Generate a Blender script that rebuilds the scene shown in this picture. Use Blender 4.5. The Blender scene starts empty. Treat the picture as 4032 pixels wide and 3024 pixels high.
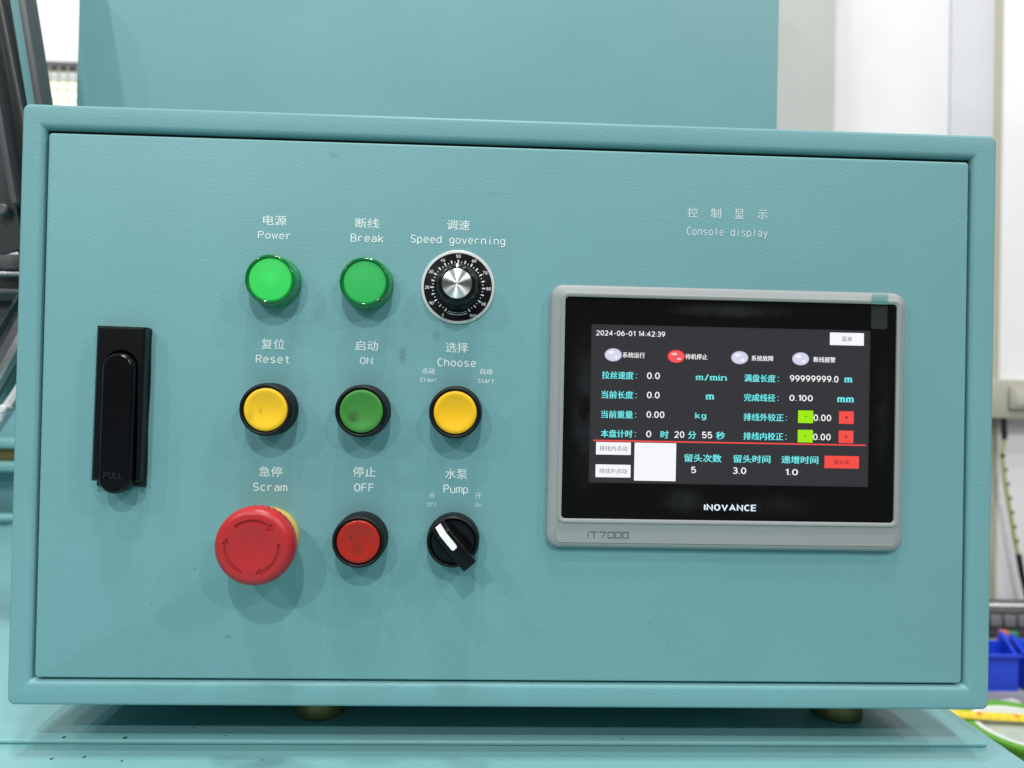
import bpy, bmesh, math, random
from mathutils import Vector, Matrix
random.seed(7)
S = bpy.context.scene
COL = S.collection
U = 0.001                                   # everything below is written in millimetres
PI = math.pi

# ---------------------------------------------------------------- camera
cam_d = bpy.data.cameras.new('camera'); cam = bpy.data.objects.new('camera', cam_d); COL.objects.link(cam)
S.camera = cam
def rot(a, b, c):
    return (Matrix.Rotation(c, 3, 'Z') @ Matrix.Rotation(a, 3, 'X') @ Matrix.Rotation(b, 3, 'Y'))
R = rot(0.00908, -0.02043, -0.03439)
right, fwd, up = R.col[0], R.col[1], R.col[2]
mw = Matrix((( right[0], up[0], -fwd[0], 0.237816), (right[1], up[1], -fwd[1], -0.388291),
             (right[2], up[2], -fwd[2], 0.158031), (0, 0, 0, 1)))
cam.matrix_world = mw
cam_d.sensor_width = 36.0; cam_d.lens = 25.0; cam_d.clip_start = 0.01; cam_d.clip_end = 50
cam_d.dof.use_dof = True; cam_d.dof.focus_distance = 0.392; cam_d.dof.aperture_fstop = 6.6

# ---------------------------------------------------------------- world and lamps
S.view_settings.view_transform = 'Standard'; S.view_settings.look = 'None'
S.view_settings.exposure = 0; S.view_settings.gamma = 1
W = bpy.data.worlds.new('World'); S.world = W; W.use_nodes = True
W.node_tree.nodes['Background'].inputs[0].default_value = (0.97, 1.0, 1.0, 1)
W.node_tree.nodes['Background'].inputs[1].default_value = 0.075
def lamp(sx, sz, e, L=2400, size=0.09, ox=150, oz=90):
    """ceiling lamp whose shadow of a point d mm proud of the door falls sx*d, sz*d away"""
    d = bpy.data.lights.new('ceiling_lamp', 'AREA'); d.shape = 'DISK'; d.size = size
    p = Vector((ox - sx * L, -L, oz - sz * L)) * U
    o = bpy.data.objects.new('ceiling_lamp', d); COL.objects.link(o); o.location = p
    dirv = (Vector((ox, 0, oz)) * U - p)
    o.rotation_euler = dirv.to_track_quat('-Z', 'Y').to_euler()
    r2 = dirv.length_squared
    cosn = 1 / math.sqrt(1 + sx * sx + sz * sz)
    d.energy = 0.97 * e * r2 * PI * PI / cosn          # e = diffuse radiance given to a white door
    d.color = (1.0, 1.0, 0.99)
    return o
lamp(-0.05, -1.05, 0.25, L=3600, size=.10)
lamp(0.45, -0.72, 0.165, L=1400, size=.05)
lamp(-0.66, -0.76, 0.10, L=4500, size=.13)
lamp(1.35, -1.10, 0.065, L=1300, size=.05)
lamp(-1.6, -1.25, 0.05)
lamp(-1.9, -2.5, 0.048, size=.07)
lamp(0.4, -2.4, 0.055)
lamp(1.9, -2.2, 0.035)
lamp(-0.3, -4.5, 0.075, L=1100, size=.3)
lamp(0.6, -9.0, 0.034, L=600, size=.4)

# ---------------------------------------------------------------- materials
def nodes(name):
    m = bpy.data.materials.new(name); m.use_nodes = True
    nt = m.node_tree; return m, nt, nt.nodes['Principled BSDF']
def mat(name, col, rough=0.5, metal=0, spec=0.5, emit=None, es=1, coat=0, trans=0, ior=1.45, bump=None, var=0):
    m, nt, b = nodes(name)
    b.inputs['Base Color'].default_value = (*col, 1); b.inputs['Roughness'].default_value = rough
    b.inputs['Metallic'].default_value = metal; b.inputs['Specular IOR Level'].default_value = spec
    b.inputs['Coat Weight'].default_value = coat; b.inputs['Coat Roughness'].default_value = 0.05
    b.inputs['Transmission Weight'].default_value = trans; b.inputs['IOR'].default_value = ior
    if emit:
        b.inputs['Emission Color'].default_value = (*emit, 1); b.inputs['Emission Strength'].default_value = es
    if bump or var:
        pos = nt.nodes.new('ShaderNodeNewGeometry')
    if bump:
        sc, st, dist = bump
        n = nt.nodes.new('ShaderNodeTexNoise'); n.inputs['Scale'].default_value = sc; n.inputs['Detail'].default_value = 3
        nt.links.new(pos.outputs['Position'], n.inputs['Vector'])
        bp = nt.nodes.new('ShaderNodeBump'); bp.inputs['Strength'].default_value = st; bp.inputs['Distance'].default_value = dist
        nt.links.new(n.outputs['Fac'], bp.inputs['Height']); nt.links.new(bp.outputs['Normal'], b.inputs['Normal'])
    if var:
        n2 = nt.nodes.new('ShaderNodeTexNoise'); n2.inputs['Scale'].default_value = 14; n2.inputs['Detail'].default_value = 5
        nt.links.new(pos.outputs['Position'], n2.inputs['Vector'])
        mr = nt.nodes.new('ShaderNodeMapRange'); mr.inputs[1].default_value = .3; mr.inputs[2].default_value = .7
        mr.inputs[3].default_value = 1 - var; mr.inputs[4].default_value = 1 + var
        nt.links.new(n2.outputs['Fac'], mr.inputs[0])
        hv = nt.nodes.new('ShaderNodeHueSaturation'); hv.inputs['Color'].default_value = (*col, 1)
        nt.links.new(mr.outputs[0], hv.inputs['Value']); nt.links.new(hv.outputs[0], b.inputs['Base Color'])
    return m
def smudges_and_sheen(m, spots, dark, noise=260):
    """finger marks, and reflection haze painted on the screen glass: (x, z, rx, rz, strength) in mm on the world XZ plane"""
    nt = m.node_tree; b = nt.nodes['Principled BSDF']
    geo = nt.nodes.new('ShaderNodeNewGeometry')
    n = nt.nodes.new('ShaderNodeTexNoise'); n.inputs['Scale'].default_value = noise; n.inputs['Detail'].default_value = 6
    n.inputs['Roughness'].default_value = .7
    nt.links.new(geo.outputs['Position'], n.inputs['Vector'])
    total = None
    for x, z, rx, rz, s in spots:
        mp = nt.nodes.new('ShaderNodeMapping'); mp.vector_type = 'TEXTURE'
        mp.inputs['Location'].default_value = (x * U, 0, z * U); mp.inputs['Scale'].default_value = (rx * U, 1, rz * U)
        nt.links.new(geo.outputs['Position'], mp.inputs['Vector'])
        ln = nt.nodes.new('ShaderNodeVectorMath'); ln.operation = 'LENGTH'; nt.links.new(mp.outputs[0], ln.inputs[0])
        mr = nt.nodes.new('ShaderNodeMapRange'); mr.interpolation_type = 'SMOOTHSTEP'
        mr.inputs[1].default_value = 0.1; mr.inputs[2].default_value = 1.0; mr.inputs[3].default_value = s; mr.inputs[4].default_value = 0
        nt.links.new(ln.outputs['Value'], mr.inputs[0])
        if total is None: total = mr.outputs[0]
        else:
            a = nt.nodes.new('ShaderNodeMath'); a.operation = 'MAXIMUM'
            nt.links.new(total, a.inputs[0]); nt.links.new(mr.outputs[0], a.inputs[1]); total = a.outputs[0]
    nr = nt.nodes.new('ShaderNodeMapRange'); nr.inputs[1].default_value = .34; nr.inputs[2].default_value = .54
    nt.links.new(n.outputs['Fac'], nr.inputs[0])
    mu = nt.nodes.new('ShaderNodeMath'); mu.operation = 'MULTIPLY'
    nt.links.new(total, mu.inputs[0]); nt.links.new(nr.outputs[0], mu.inputs[1])
    mx = nt.nodes.new('ShaderNodeMix'); mx.data_type = 'RGBA'
    src = b.inputs['Base Color'].links[0].from_socket if b.inputs['Base Color'].links else None
    if src: nt.links.new(src, mx.inputs[6])
    else: mx.inputs[6].default_value = b.inputs['Base Color'].default_value
    mx.inputs[7].default_value = (*dark, 1)
    nt.links.new(mu.outputs[0], mx.inputs[0]); nt.links.new(mx.outputs[2], b.inputs['Base Color'])
    return m
TEAL = (0.158, 0.342, 0.362)
M_teal = mat('teal_paint', TEAL, 0.42, spec=0.35, bump=(760, 0.27, 0.0005), var=0.03)
M_door = mat('teal_door_paint', TEAL, 0.42, spec=0.35, bump=(760, 0.27, 0.0005), var=0.03)
smudges_and_sheen(M_door, [(191.5, 176, 3.2, 6.5, .55), (209, 187, 3.5, 4.5, .35), (152, 284, 5, 2.5, .3), (101, 22.5, 4, 1.2, .5), (185, 219, 3, 2, .25),
                 (340, 21, .6, .6, .8), (83, 59, 1, 1, .6), (330, 32, 2.2, .5, .5), (60, 40, .7, .7, .8), (240, 265, 6, 3, .15)], (0.06, 0.11, 0.10), 700)
M_bed = mat('teal_bed_paint', (0.175, 0.385, 0.395), 0.32, spec=0.5, bump=(420, 0.3, 0.0006), var=0.04)
smudges_and_sheen(M_bed, [(x, y, .9, .9, 0) for x, y in ((0, 0),)], (0.02, 0.03, 0.03))
M_white_print = mat('white_screen_print', (0.72, 0.80, 0.80), 0.6)
M_pale_print = mat('worn_white_screen_print', (0.55, 0.66, 0.67), 0.6)
M_black = mat('black_plastic', (0.005, 0.006, 0.007), 0.42, spec=0.25, bump=(900, 0.12, 0.0003))
M_blackgloss = mat('glossy_black_plastic', (0.005, 0.005, 0.006), 0.26, spec=0.35)
M_blackmatt = mat('matt_black_rubber', (0.008, 0.009, 0.010), 0.55)
M_lever = mat('black_lever_plastic', (0.004, 0.004, 0.005), 0.30, spec=.3)
M_pull = mat('raised_lever_letters', (0.022, 0.022, 0.023), 0.3)
def cap(name, col, spots, dark):
    m = mat(name, col, 0.38, spec=0.4, coat=0.1, bump=(900, 0.1, 0.0002))
    return smudges_and_sheen(m, spots, dark, 900) if spots else m
M_cap_reset = cap('yellow_cap_marked', (0.84, 0.50, 0.018), [(119.5, 144.5, 1.2, 3, .5), (114.5, 142, 2.6, 4.5, .35)], (0.25, 0.15, 0.03))
M_cap_choose = cap('yellow_cap', (0.84, 0.47, 0.012), [(212, 146, 2, 3, .2)], (0.35, 0.18, 0.03))
M_cap_on = cap('green_cap', (0.050, 0.235, 0.042), [(167.5, 142.5, 4.8, 5, .95), (163, 147, 2, 6, .35)], (0.035, 0.065, 0.025))
M_cap_off = cap('red_cap', (0.37, 0.014, 0.007), [(168, 78.8, 1.3, 1.8, 1.3), (171.5, 73, 5, 6, .6)], (0.10, 0.018, 0.012))
M_estop = mat('red_mushroom_plastic', (0.43, 0.024, 0.028), 0.34, spec=0.4, bump=(700, 0.1, 0.0003))
M_yellow_ring = mat('yellow_plastic', (0.62, 0.46, 0.10), 0.5)
M_lens_ring = mat('green_lens_rim', (0.012, 0.30, 0.07), 0.10, spec=0.6, trans=0.55, ior=1.45)
M_lens_side = mat('green_lens_side', (0.008, 0.22, 0.065), 0.14, spec=0.6, coat=.5)
def lens(name, col, es, glow):
    m, nt, b = nodes(name)
    b.inputs['Base Color'].default_value = (0.012, 0.26, 0.045, 1); b.inputs['Roughness'].default_value = .5
    geo = nt.nodes.new('ShaderNodeTexCoord'); ln = nt.nodes.new('ShaderNodeVectorMath'); ln.operation = 'LENGTH'
    mp = nt.nodes.new('ShaderNodeMapping'); mp.inputs['Scale'].default_value = (1, 0, 1)
    nt.links.new(geo.outputs['Object'], mp.inputs[0]); nt.links.new(mp.outputs[0], ln.inputs[0])
    mr = nt.nodes.new('ShaderNodeMapRange'); mr.interpolation_type = 'SMOOTHSTEP'
    mr.inputs[1].default_value = 0; mr.inputs[2].default_value = 0.006; mr.inputs[3].default_value = glow; mr.inputs[4].default_value = 1
    nt.links.new(ln.outputs['Value'], mr.inputs[0])
    mu = nt.nodes.new('ShaderNodeMath'); mu.operation = 'MULTIPLY'; mu.inputs[1].default_value = es
    nt.links.new(mr.outputs[0], mu.inputs[0])
    b.inputs['Emission Color'].default_value = (*col, 1); nt.links.new(mu.outputs[0], b.inputs['Emission Strength'])
    return m
M_lit = lens('lit_green_lens', (0.035, 1.0, 0.14), 0.38, 1.25)
M_dim = lens('dim_green_lens', (0.04, 0.9, 0.22), 0.20, 1.0)
M_ring = mat('satin_aluminium', (0.72, 0.73, 0.72), 0.42, metal=0.55, bump=(300, 0.15, 0.0003), var=.06)
M_dial = smudges_and_sheen(mat('black_dial_face', (0.004, 0.004, 0.005), 0.4, spec=.25), [(209, 220, 9, 14, .35), (214, 202, 14, 8, .25), (235, 222, 4, 8, .3)], (0.06, 0.06, 0.06), 1500)
M_marks = mat('white_dial_print', (0.80, 0.80, 0.79), 0.5)
M_greybezel = mat('grey_bezel_plastic', (0.285, 0.30, 0.30), 0.42, spec=0.4, bump=(800, 0.15, 0.0003))
M_greydark = mat('sunken_grey_letters', (0.10, 0.115, 0.12), 0.5)
M_glass = smudges_and_sheen(mat('black_screen_glass', (0.004, 0.004, 0.004), 0.06, spec=0.5), [(292, 150, 12, 55, .8), (372, 204, 50, 5, .9), (345, 100, 18, 9, .7), (395, 98, 30, 8, .35), (455, 150, 6, 40, .3)], (0.022, 0.023, 0.025), 60)  # pale soft bands painted into the glass colour stand for hazy reflections
def emit(name, col, s=1.0):
    return mat(name, (0.01, 0.01, 0.01), 0.12, spec=0.35, emit=col, es=s)
M_brand = mat('bright_white_print', (0.82, 0.88, 1.0), 0.4)
# brushed aluminium knob insert: concentric turning grooves
m, nt, b = nodes('turned_aluminium')
b.inputs['Base Color'].default_value = (0.86, 0.86, 0.85, 1); b.inputs['Metallic'].default_value = 1; b.inputs['Roughness'].default_value = 0.42
b.inputs['Anisotropic'].default_value = 0.97; b.inputs['Anisotropic Rotation'].default_value = 0.25
tg = nt.nodes.new('ShaderNodeTangent'); tg.direction_type = 'RADIAL'; tg.axis = 'Y'
nt.links.new(tg.outputs[0], b.inputs['Tangent'])
tc = nt.nodes.new('ShaderNodeTexCoord'); mp = nt.nodes.new('ShaderNodeMapping'); mp.inputs['Scale'].default_value = (1, 0, 1)
ln = nt.nodes.new('ShaderNodeVectorMath'); ln.operation = 'LENGTH'
nt.links.new(tc.outputs['Object'], mp.inputs[0]); nt.links.new(mp.outputs[0], ln.inputs[0])
sn = nt.nodes.new('ShaderNodeMath'); sn.operation = 'MULTIPLY'; sn.inputs[1].default_value = 2 * PI / 0.00055
nt.links.new(ln.outputs['Value'], sn.inputs[0])
si = nt.nodes.new('ShaderNodeMath'); si.operation = 'SINE'; nt.links.new(sn.outputs[0], si.inputs[0])
bp = nt.nodes.new('ShaderNodeBump'); bp.inputs['Strength'].default_value = .25; bp.inputs['Distance'].default_value = 0.00003
nt.links.new(si.outputs[0], bp.inputs['Height']); nt.links.new(bp.outputs[0], b.inputs['Normal'])
M_turned = m
# diamond knurled plastic strip below the screen
m, nt, b = nodes('diamond_pattern_plastic')
b.inputs['Base Color'].default_value = (0.28, 0.295, 0.295, 1); b.inputs['Roughness'].default_value = .45
geo = nt.nodes.new('ShaderNodeNewGeometry'); hs = []
for ang in (0.66, -0.66):
    mp = nt.nodes.new('ShaderNodeMapping'); mp.inputs['Rotation'].default_value = (0, ang, 0)
    nt.links.new(geo.outputs['Position'], mp.inputs[0])
    wv = nt.nodes.new('ShaderNodeTexWave'); wv.bands_direction = 'X'; wv.inputs['Scale'].default_value = 2 * PI / 0.0016 / 20
    nt.links.new(mp.outputs[0], wv.inputs[0]); hs.append(wv.outputs['Fac'])
mu = nt.nodes.new('ShaderNodeMath'); mu.operation = 'MULTIPLY'
nt.links.new(hs[0], mu.inputs[0]); nt.links.new(hs[1], mu.inputs[1])
bp = nt.nodes.new('ShaderNodeBump'); bp.inputs['Strength'].default_value = .4; bp.inputs['Distance'].default_value = 0.0002
nt.links.new(mu.outputs[0], bp.inputs['Height']); nt.links.new(bp.outputs[0], b.inputs['Normal'])
M_knurl = m

# ---------------------------------------------------------------- helpers
WP = {}
def link(o, parent=None, wloc=(0, 0, 0)):
    COL.objects.link(o)
    base = Vector((0, 0, 0))
    if parent is not None:
        o.parent = parent; base = WP[parent.name]
    w = Vector(wloc) * U
    o.location = w - base; WP[o.name] = w
    return o
def tag(o, label=None, cat=None, group=None, kind=None):
    for k, v in (('label', label), ('category', cat), ('group', group), ('kind', kind)):
        if v: o[k] = v
    return o
def thing(name, label, cat, wloc=(0, 0, 0), group=None):
    return tag(link(bpy.data.objects.new(name, None), None, wloc), label, cat, group)
def to_mesh(name, bm, m, smooth=35):
    bmesh.ops.recalc_face_normals(bm, faces=bm.faces)
    if smooth:
        a = math.radians(smooth)
        for f in bm.faces: f.smooth = True
        for e in bm.edges:
            e.smooth = not (len(e.link_faces) == 2 and e.calc_face_angle(0) > a)
    me = bpy.data.meshes.new(name)
    for v in bm.verts: v.co *= U
    bm.to_mesh(me); bm.free(); me.materials.append(m)
    return me
def obj(name, bm, m, parent=None, wloc=(0, 0, 0), smooth=35, label=None):
    """bm in mm, relative to wloc"""
    me = bm if isinstance(bm, bpy.types.Mesh) else to_mesh(name, bm, m, smooth)
    o = link(bpy.data.objects.new(name, me), parent, wloc)
    if label: o['label'] = label
    return o
def lathe(profile, n=96, rmod=None, close=True):
    """profile (r, y) from back to front; y negative is towards the viewer"""
    bm = bmesh.new(); rings = []
    for k, (r, y) in enumerate(profile):
        if r < 1e-6: rings.append([bm.verts.new((0, y, 0))])
        else:
            ring = []
            for i in range(n):
                a = 2 * PI * i / n; rr = r + (rmod(k, a) if rmod else 0)
                ring.append(bm.verts.new((rr * math.cos(a), y, rr * math.sin(a))))
            rings.append(ring)
    for A, B in zip(rings, rings[1:]):
        if len(A) == 1 and len(B) == 1: continue
        for i in range(n):
            j = (i + 1) % n
            if len(A) == 1: bm.faces.new((A[0], B[i], B[j]))
            elif len(B) == 1: bm.faces.new((A[i], B[0], A[j]))
            else: bm.faces.new((A[i], B[i], B[j], A[j]))
    return bm
def zlathe(profile, n=64):
    bm = lathe([(r, z) for r, z in profile], n)
    for v in bm.verts: v.co = Vector((v.co.x, v.co.z, v.co.y))
    return bm
def rrect(x0, z0, x1, z1, r, seg=6, n_side=1):
    pts = []; r = max(r, 0.05)
    for cx, cz, a0 in ((x1 - r, z0 + r, -PI / 2), (x1 - r, z1 - r, 0), (x0 + r, z1 - r, PI / 2), (x0 + r, z0 + r, PI)):
        for i in range(seg + 1):
            a = a0 + PI / 2 * i / seg
            pts.append((cx + r * math.cos(a), cz + r * math.sin(a)))
    return pts
def loft(loops, cap_first=False, cap_last=False):
    """loops: list of (points xz, y)"""
    bm = bmesh.new(); L = []
    for pts, y in loops: L.append([bm.verts.new((p[0], y, p[1])) for p in pts])
    n = len(L[0])
    for A, B in zip(L, L[1:]):
        for i in range(n):
            j = (i + 1) % n; bm.faces.new((A[i], A[j], B[j], B[i]))
    if cap_first: bm.faces.new(L[0])
    if cap_last: bm.faces.new(L[-1])
    return bm
def prism(pts, y0, y1, bevel=0, seg=2):
    """outline in xz, from y0 (back) to y1 (front, smaller)"""
    bm = bmesh.new()
    A = [bm.verts.new((x, y0, z)) for x, z in pts]; B = [bm.verts.new((x, y1, z)) for x, z in pts]
    bm.faces.new(A); f = bm.faces.new(B); n = len(pts)
    for i in range(n):
        j = (i + 1) % n; bm.faces.new((A[i], A[j], B[j], B[i]))
    if bevel:
        bmesh.ops.bevel(bm, geom=list(f.edges), offset=bevel, segments=seg, profile=0.5, affect='EDGES', clamp_overlap=True)
    return bm
def box(x0, y0, z0, x1, y1, z1, bevel=0, seg=2):
    bm = bmesh.new(); bmesh.ops.create_cube(bm, size=1)
    for v in bm.verts:
        v.co = Vector(((x0 + x1) / 2 + v.co.x * (x1 - x0), (y0 + y1) / 2 + v.co.y * (y1 - y0), (z0 + z1) / 2 + v.co.z * (z1 - z0)))
    if bevel: bmesh.ops.bevel(bm, geom=list(bm.edges), offset=bevel, segments=seg, profile=0.5, affect='EDGES')
    return bm
def tube(pts, r, n=10):
    bm = bmesh.new(); rings = []
    P = [Vector(p) for p in pts]
    for i, p in enumerate(P):
        t = (P[min(i + 1, len(P) - 1)] - P[max(i - 1, 0)]).normalized()
        a = Vector((0, 0, 1)) if abs(t.z) < .9 else Vector((1, 0, 0))
        u = t.cross(a).normalized(); v = t.cross(u).normalized()
        rings.append([bm.verts.new(p + r * (math.cos(2 * PI * k / n) * u + math.sin(2 * PI * k / n) * v)) for k in range(n)])
    for A, B in zip(rings, rings[1:]):
        for i in range(n): bm.faces.new((A[i], A[(i + 1) % n], B[(i + 1) % n], B[i]))
    bm.faces.new(rings[0]); bm.faces.new(rings[-1])
    return bm
def bar(p, q, w, t, bevel=1.0):
    """rectangular bar from p to q, w wide across the view, t deep along Y"""
    p, q = Vector(p), Vector(q); d = (q - p); L = d.length; d.normalize()
    yv = Vector((0, 1, 0)); yv = (yv - d * yv.dot(d)).normalized(); xv = d.cross(yv).normalized()
    bm = box(-w / 2, -t / 2, 0, w / 2, t / 2, L, bevel)
    for v in bm.verts: v.co = p + xv * v.co.x + yv * v.co.y + d * v.co.z
    return bm
def quad_sheet(rects, y):
    bm = bmesh.new()
    for x0, z0, x1, z1 in rects:
        bm.faces.new([bm.verts.new(c) for c in ((x0, y, z0), (x1, y, z0), (x1, y, z1), (x0, y, z1))])
    return bm
# latin letters and figures drawn as single strokes: capital height 7, small letter height 5
def arc(cx, cy, rx, ry, a0, a1, n=14):
    return [(cx + rx * math.cos(math.radians(a0 + (a1 - a0) * i / n)), cy + ry * math.sin(math.radians(a0 + (a1 - a0) * i / n))) for i in range(n + 1)]
ring_o = arc(1.8, 2.5, 1.8, 2.5, 0, 360, 24)
STROKES = {
 'P': [[(0, 0), (0, 7)], [(0, 7), (2, 7)] + arc(2, 5.2, 1.8, 1.8, 90, -90) + [(0, 3.4)]],
 'R': [[(0, 0), (0, 7)], [(0, 7), (2, 7)] + arc(2, 5.2, 1.8, 1.8, 90, -90) + [(0, 3.4)], [(1.9, 3.4), (3.8, 0)]],
 'B': [[(0, 0), (0, 7)], [(0, 7), (2, 7)] + arc(2, 5.35, 1.6, 1.65, 90, -90) + [(0, 3.7)], [(1.9, 3.7)] + arc(2.1, 1.85, 1.8, 1.85, 90, -90) + [(0, 0)]],
 'S': [arc(1.9, 5.2, 1.8, 1.8, 25, 270) + arc(1.9, 1.7, 1.9, 1.7, 90, -155)],
 'O': [arc(2, 3.5, 2, 3.5, 0, 360, 28)], 'C': [arc(2.1, 3.5, 2.1, 3.5, 48, 312, 22)],
 'N': [[(0, 0), (0, 7), (3.9, 0), (3.9, 7)]], 'F': [[(0, 0), (0, 7), (3.6, 7)], [(0, 3.7), (3.2, 3.7)]],
 'E': [[(3.6, 7), (0, 7), (0, 0), (3.6, 0)], [(0, 3.6), (3.3, 3.6)]], 'I': [[(0, 0), (0, 7)]],
 'V': [[(0, 7), (2.1, 0), (4.2, 7)]], 'A': [[(0, 0), (2.1, 7), (4.2, 0)], [(.8, 2.2), (3.4, 2.2)]],
 'L': [[(0, 7), (0, 0), (3.4, 0)]], 'U': [[(0, 7)] + arc(1.9, 2, 1.9, 2, 180, 360) + [(3.8, 7)]],
 'o': [ring_o], 'w': [[(0, 5), (1, 0), (2.1, 4.6), (3.2, 0), (4.2, 5)]], 'v': [[(0, 5), (1.8, 0), (3.6, 5)]],
 'e': [[(.1, 2.6), (3.5, 2.6)] + arc(1.8, 2.5, 1.8, 2.5, 3, 318, 20)], 'c': [arc(1.8, 2.5, 1.8, 2.5, 45, 315, 18)],
 'r': [[(0, 0), (0, 5)], [(0, 3)] + arc(1.7, 3.2, 1.7, 1.7, 180, 45)],
 'a': [arc(1.75, 3.5, 1.6, 1.5, 155, 0) + [(3.35, 0)], [(3.35, 2.9), (1.5, 2.9)] + arc(1.4, 1.45, 1.35, 1.45, 90, 270) + [(2.2, .1), (3.35, 1.2)]],
 'k': [[(0, 0), (0, 7)], [(3.2, 5), (0, 1.7)], [(1.2, 2.9), (3.5, 0)]],
 'p': [[(0, 5), (0, -2)], ring_o], 'd': [[(3.6, 7), (3.6, 0)], ring_o],
 'g': [arc(1.75, 2.7, 1.75, 2.3, 0, 360, 22), [(3.5, 5), (3.5, -.4)] + arc(1.8, -.4, 1.7, 1.6, 0, -155)],
 'n': [[(0, 0), (0, 5)], [(0, 3)] + arc(1.75, 3.2, 1.75, 1.8, 180, 0) + [(3.5, 0)]],
 'h': [[(0, 0), (0, 7)], [(0, 3)] + arc(1.75, 3.2, 1.75, 1.8, 180, 0) + [(3.5, 0)]],
 'u': [[(0, 5), (0, 1.8)] + arc(1.75, 1.8, 1.75, 1.8, 180, 360), [(3.5, 5), (3.5, 0)]],
 'm': [[(0, 0), (0, 5)], [(0, 3.4)] + arc(1.15, 3.6, 1.15, 1.4, 180, 0) + [(2.3, 0)], [(2.3, 3.4)] + arc(3.45, 3.6, 1.15, 1.4, 180, 0) + [(4.6, 0)]],
 'i': [[(0, 0), (0, 5)], [(0, 6.3), (0, 7)]], 'l': [[(0, 0), (0, 7)]],
 's': [arc(1.7, 3.75, 1.5, 1.25, 25, 270) + arc(1.7, 1.25, 1.6, 1.25, 90, -155)],
 't': [[(1.3, 6.6), (1.3, 1.3)] + arc(2.5, 1.3, 1.2, 1.3, 180, 300), [(0, 4.8), (3, 4.8)]],
 'f': [[(1.2, 0), (1.2, 5.6)] + arc(2.4, 5.6, 1.2, 1.4, 180, 65), [(0, 4.5), (2.8, 4.5)]],
 'y': [[(0, 5), (1.8, .2)], [(3.6, 5), (1.7, -.9), (.3, -2)]],
 '0': [arc(1.9, 3.5, 1.9, 3.5, 0, 360, 28)], '1': [[(.3, 5.9), (1.9, 7), (1.9, 0)]],
 '2': [arc(1.85, 5.1, 1.75, 1.9, 160, -35) + [(.1, 0), (3.8, 0)]],
 '3': [arc(1.8, 5.25, 1.6, 1.75, 150, -90) + arc(1.8, 1.75, 1.9, 1.75, 90, -150)],
 '4': [[(3.1, 0), (3.1, 7), (0, 2), (4.1, 2)]], '5': [[(3.5, 7), (.6, 7), (.35, 3.7)] + arc(1.9, 2.25, 1.9, 2.2, 125, -150)],
 '6': [arc(1.9, 2.2, 1.9, 2.2, 0, 360, 22), arc(3.3, 2.3, 3.3, 4.6, 98, 180)], '7': [[(0, 7), (3.8, 7), (1.3, 0)]],
 '8': [arc(1.9, 5.3, 1.6, 1.7, 0, 360, 20), arc(1.9, 1.8, 1.9, 1.8, 0, 360, 20)],
 '9': [arc(1.9, 4.8, 1.9, 2.2, 0, 360, 22), arc(.5, 4.7, 3.3, 4.6, 0, -82)],
 '-': [[(0, 2.9), (2.2, 2.9)]], ':': [[(0, .1), (0, .8)], [(0, 4), (0, 4.7)]], '.': [[(0, 0), (0, .6)]],
 '/': [[(0, -.5), (2.6, 7.4)]], '+': [[(0, 3.2), (4, 3.2)], [(2, 1.2), (2, 5.2)]],
}
SLABS = {'m': (0, 2.3, 4.6), 'n': (0, 3.5), 'i': (0,), 'k': (0,)}
def ribbon(pts, w):
    """a stroke of width w: left and right edges mitred at each bend"""
    closed = abs(pts[0][0] - pts[-1][0]) + abs(pts[0][1] - pts[-1][1]) < 1e-6
    p = []
    for q in pts:
        if not p or abs(q[0] - p[-1][0]) + abs(q[1] - p[-1][1]) > .02: p.append(q)
    if closed and len(p) > 3 and abs(p[0][0] - p[-1][0]) + abs(p[0][1] - p[-1][1]) < .02: p.pop()
    n = len(p); V = []
    for i in range(n):
        a = p[i - 1] if (i or closed) else None; c = p[(i + 1) % n] if (i < n - 1 or closed) else None; b = p[i]
        def unit(u, v):
            dx, dy = v[0] - u[0], v[1] - u[1]; l = math.hypot(dx, dy); return dx / l, dy / l
        d1 = unit(a, b) if a else unit(b, c); d2 = unit(b, c) if c else d1
        nx, ny = -(d1[1] + d2[1]), d1[0] + d2[0]; l = math.hypot(nx, ny) or 1; nx /= l; ny /= l
        k = w / 2 / max(.42, nx * -d1[1] + ny * d1[0])
        V += [(b[0] + nx * k, b[1] + ny * k), (b[0] - nx * k, b[1] - ny * k)]
    F = [(2 * i, 2 * i + 1, (2 * i + 3) % (2 * n), (2 * i + 2) % (2 * n)) for i in range(n if closed else n - 1)]
    return V, F
GC = {}
def glyphs(s, bold=0.0):
    key = (s, bold)
    if key in GC: return GC[key]
    if bold and any(ord(c) > 127 for c in s):
        vs0, fs0 = glyphs(s, 0.0); V, F = [], []
        for dx, dy in ((-bold, 0), (bold, 0), (0, bold * .6)):
            off = len(V); V += [(x + dx * .9, y + dy, len(V)) for x, y in vs0]; F += [tuple(q + off for q in f) for f in fs0]
        GC[key] = (V, F); return GC[key]
    cu = bpy.data.curves.new('lettering_source', 'FONT'); cu.body = s; cu.size = 1; cu.offset = bold; cu.resolution_u = 3
    o = bpy.data.objects.new('lettering_source', cu); COL.objects.link(o)
    dg = bpy.context.evaluated_depsgraph_get(); dg.update()
    me = o.evaluated_get(dg).to_mesh()
    vs = [(v.co.x, v.co.y) for v in me.vertices]; fs = [tuple(p.vertices) for p in me.polygons]
    o.evaluated_get(dg).to_mesh_clear()
    bpy.data.objects.remove(o); bpy.data.curves.remove(cu)
    GC[key] = (vs, fs); return GC[key]
LAYER = 0.006
def ink(vs):
    xs = [v[0] for v in vs]; ys = [v[1] for v in vs]; return min(xs), max(xs), min(ys), max(ys)
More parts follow.
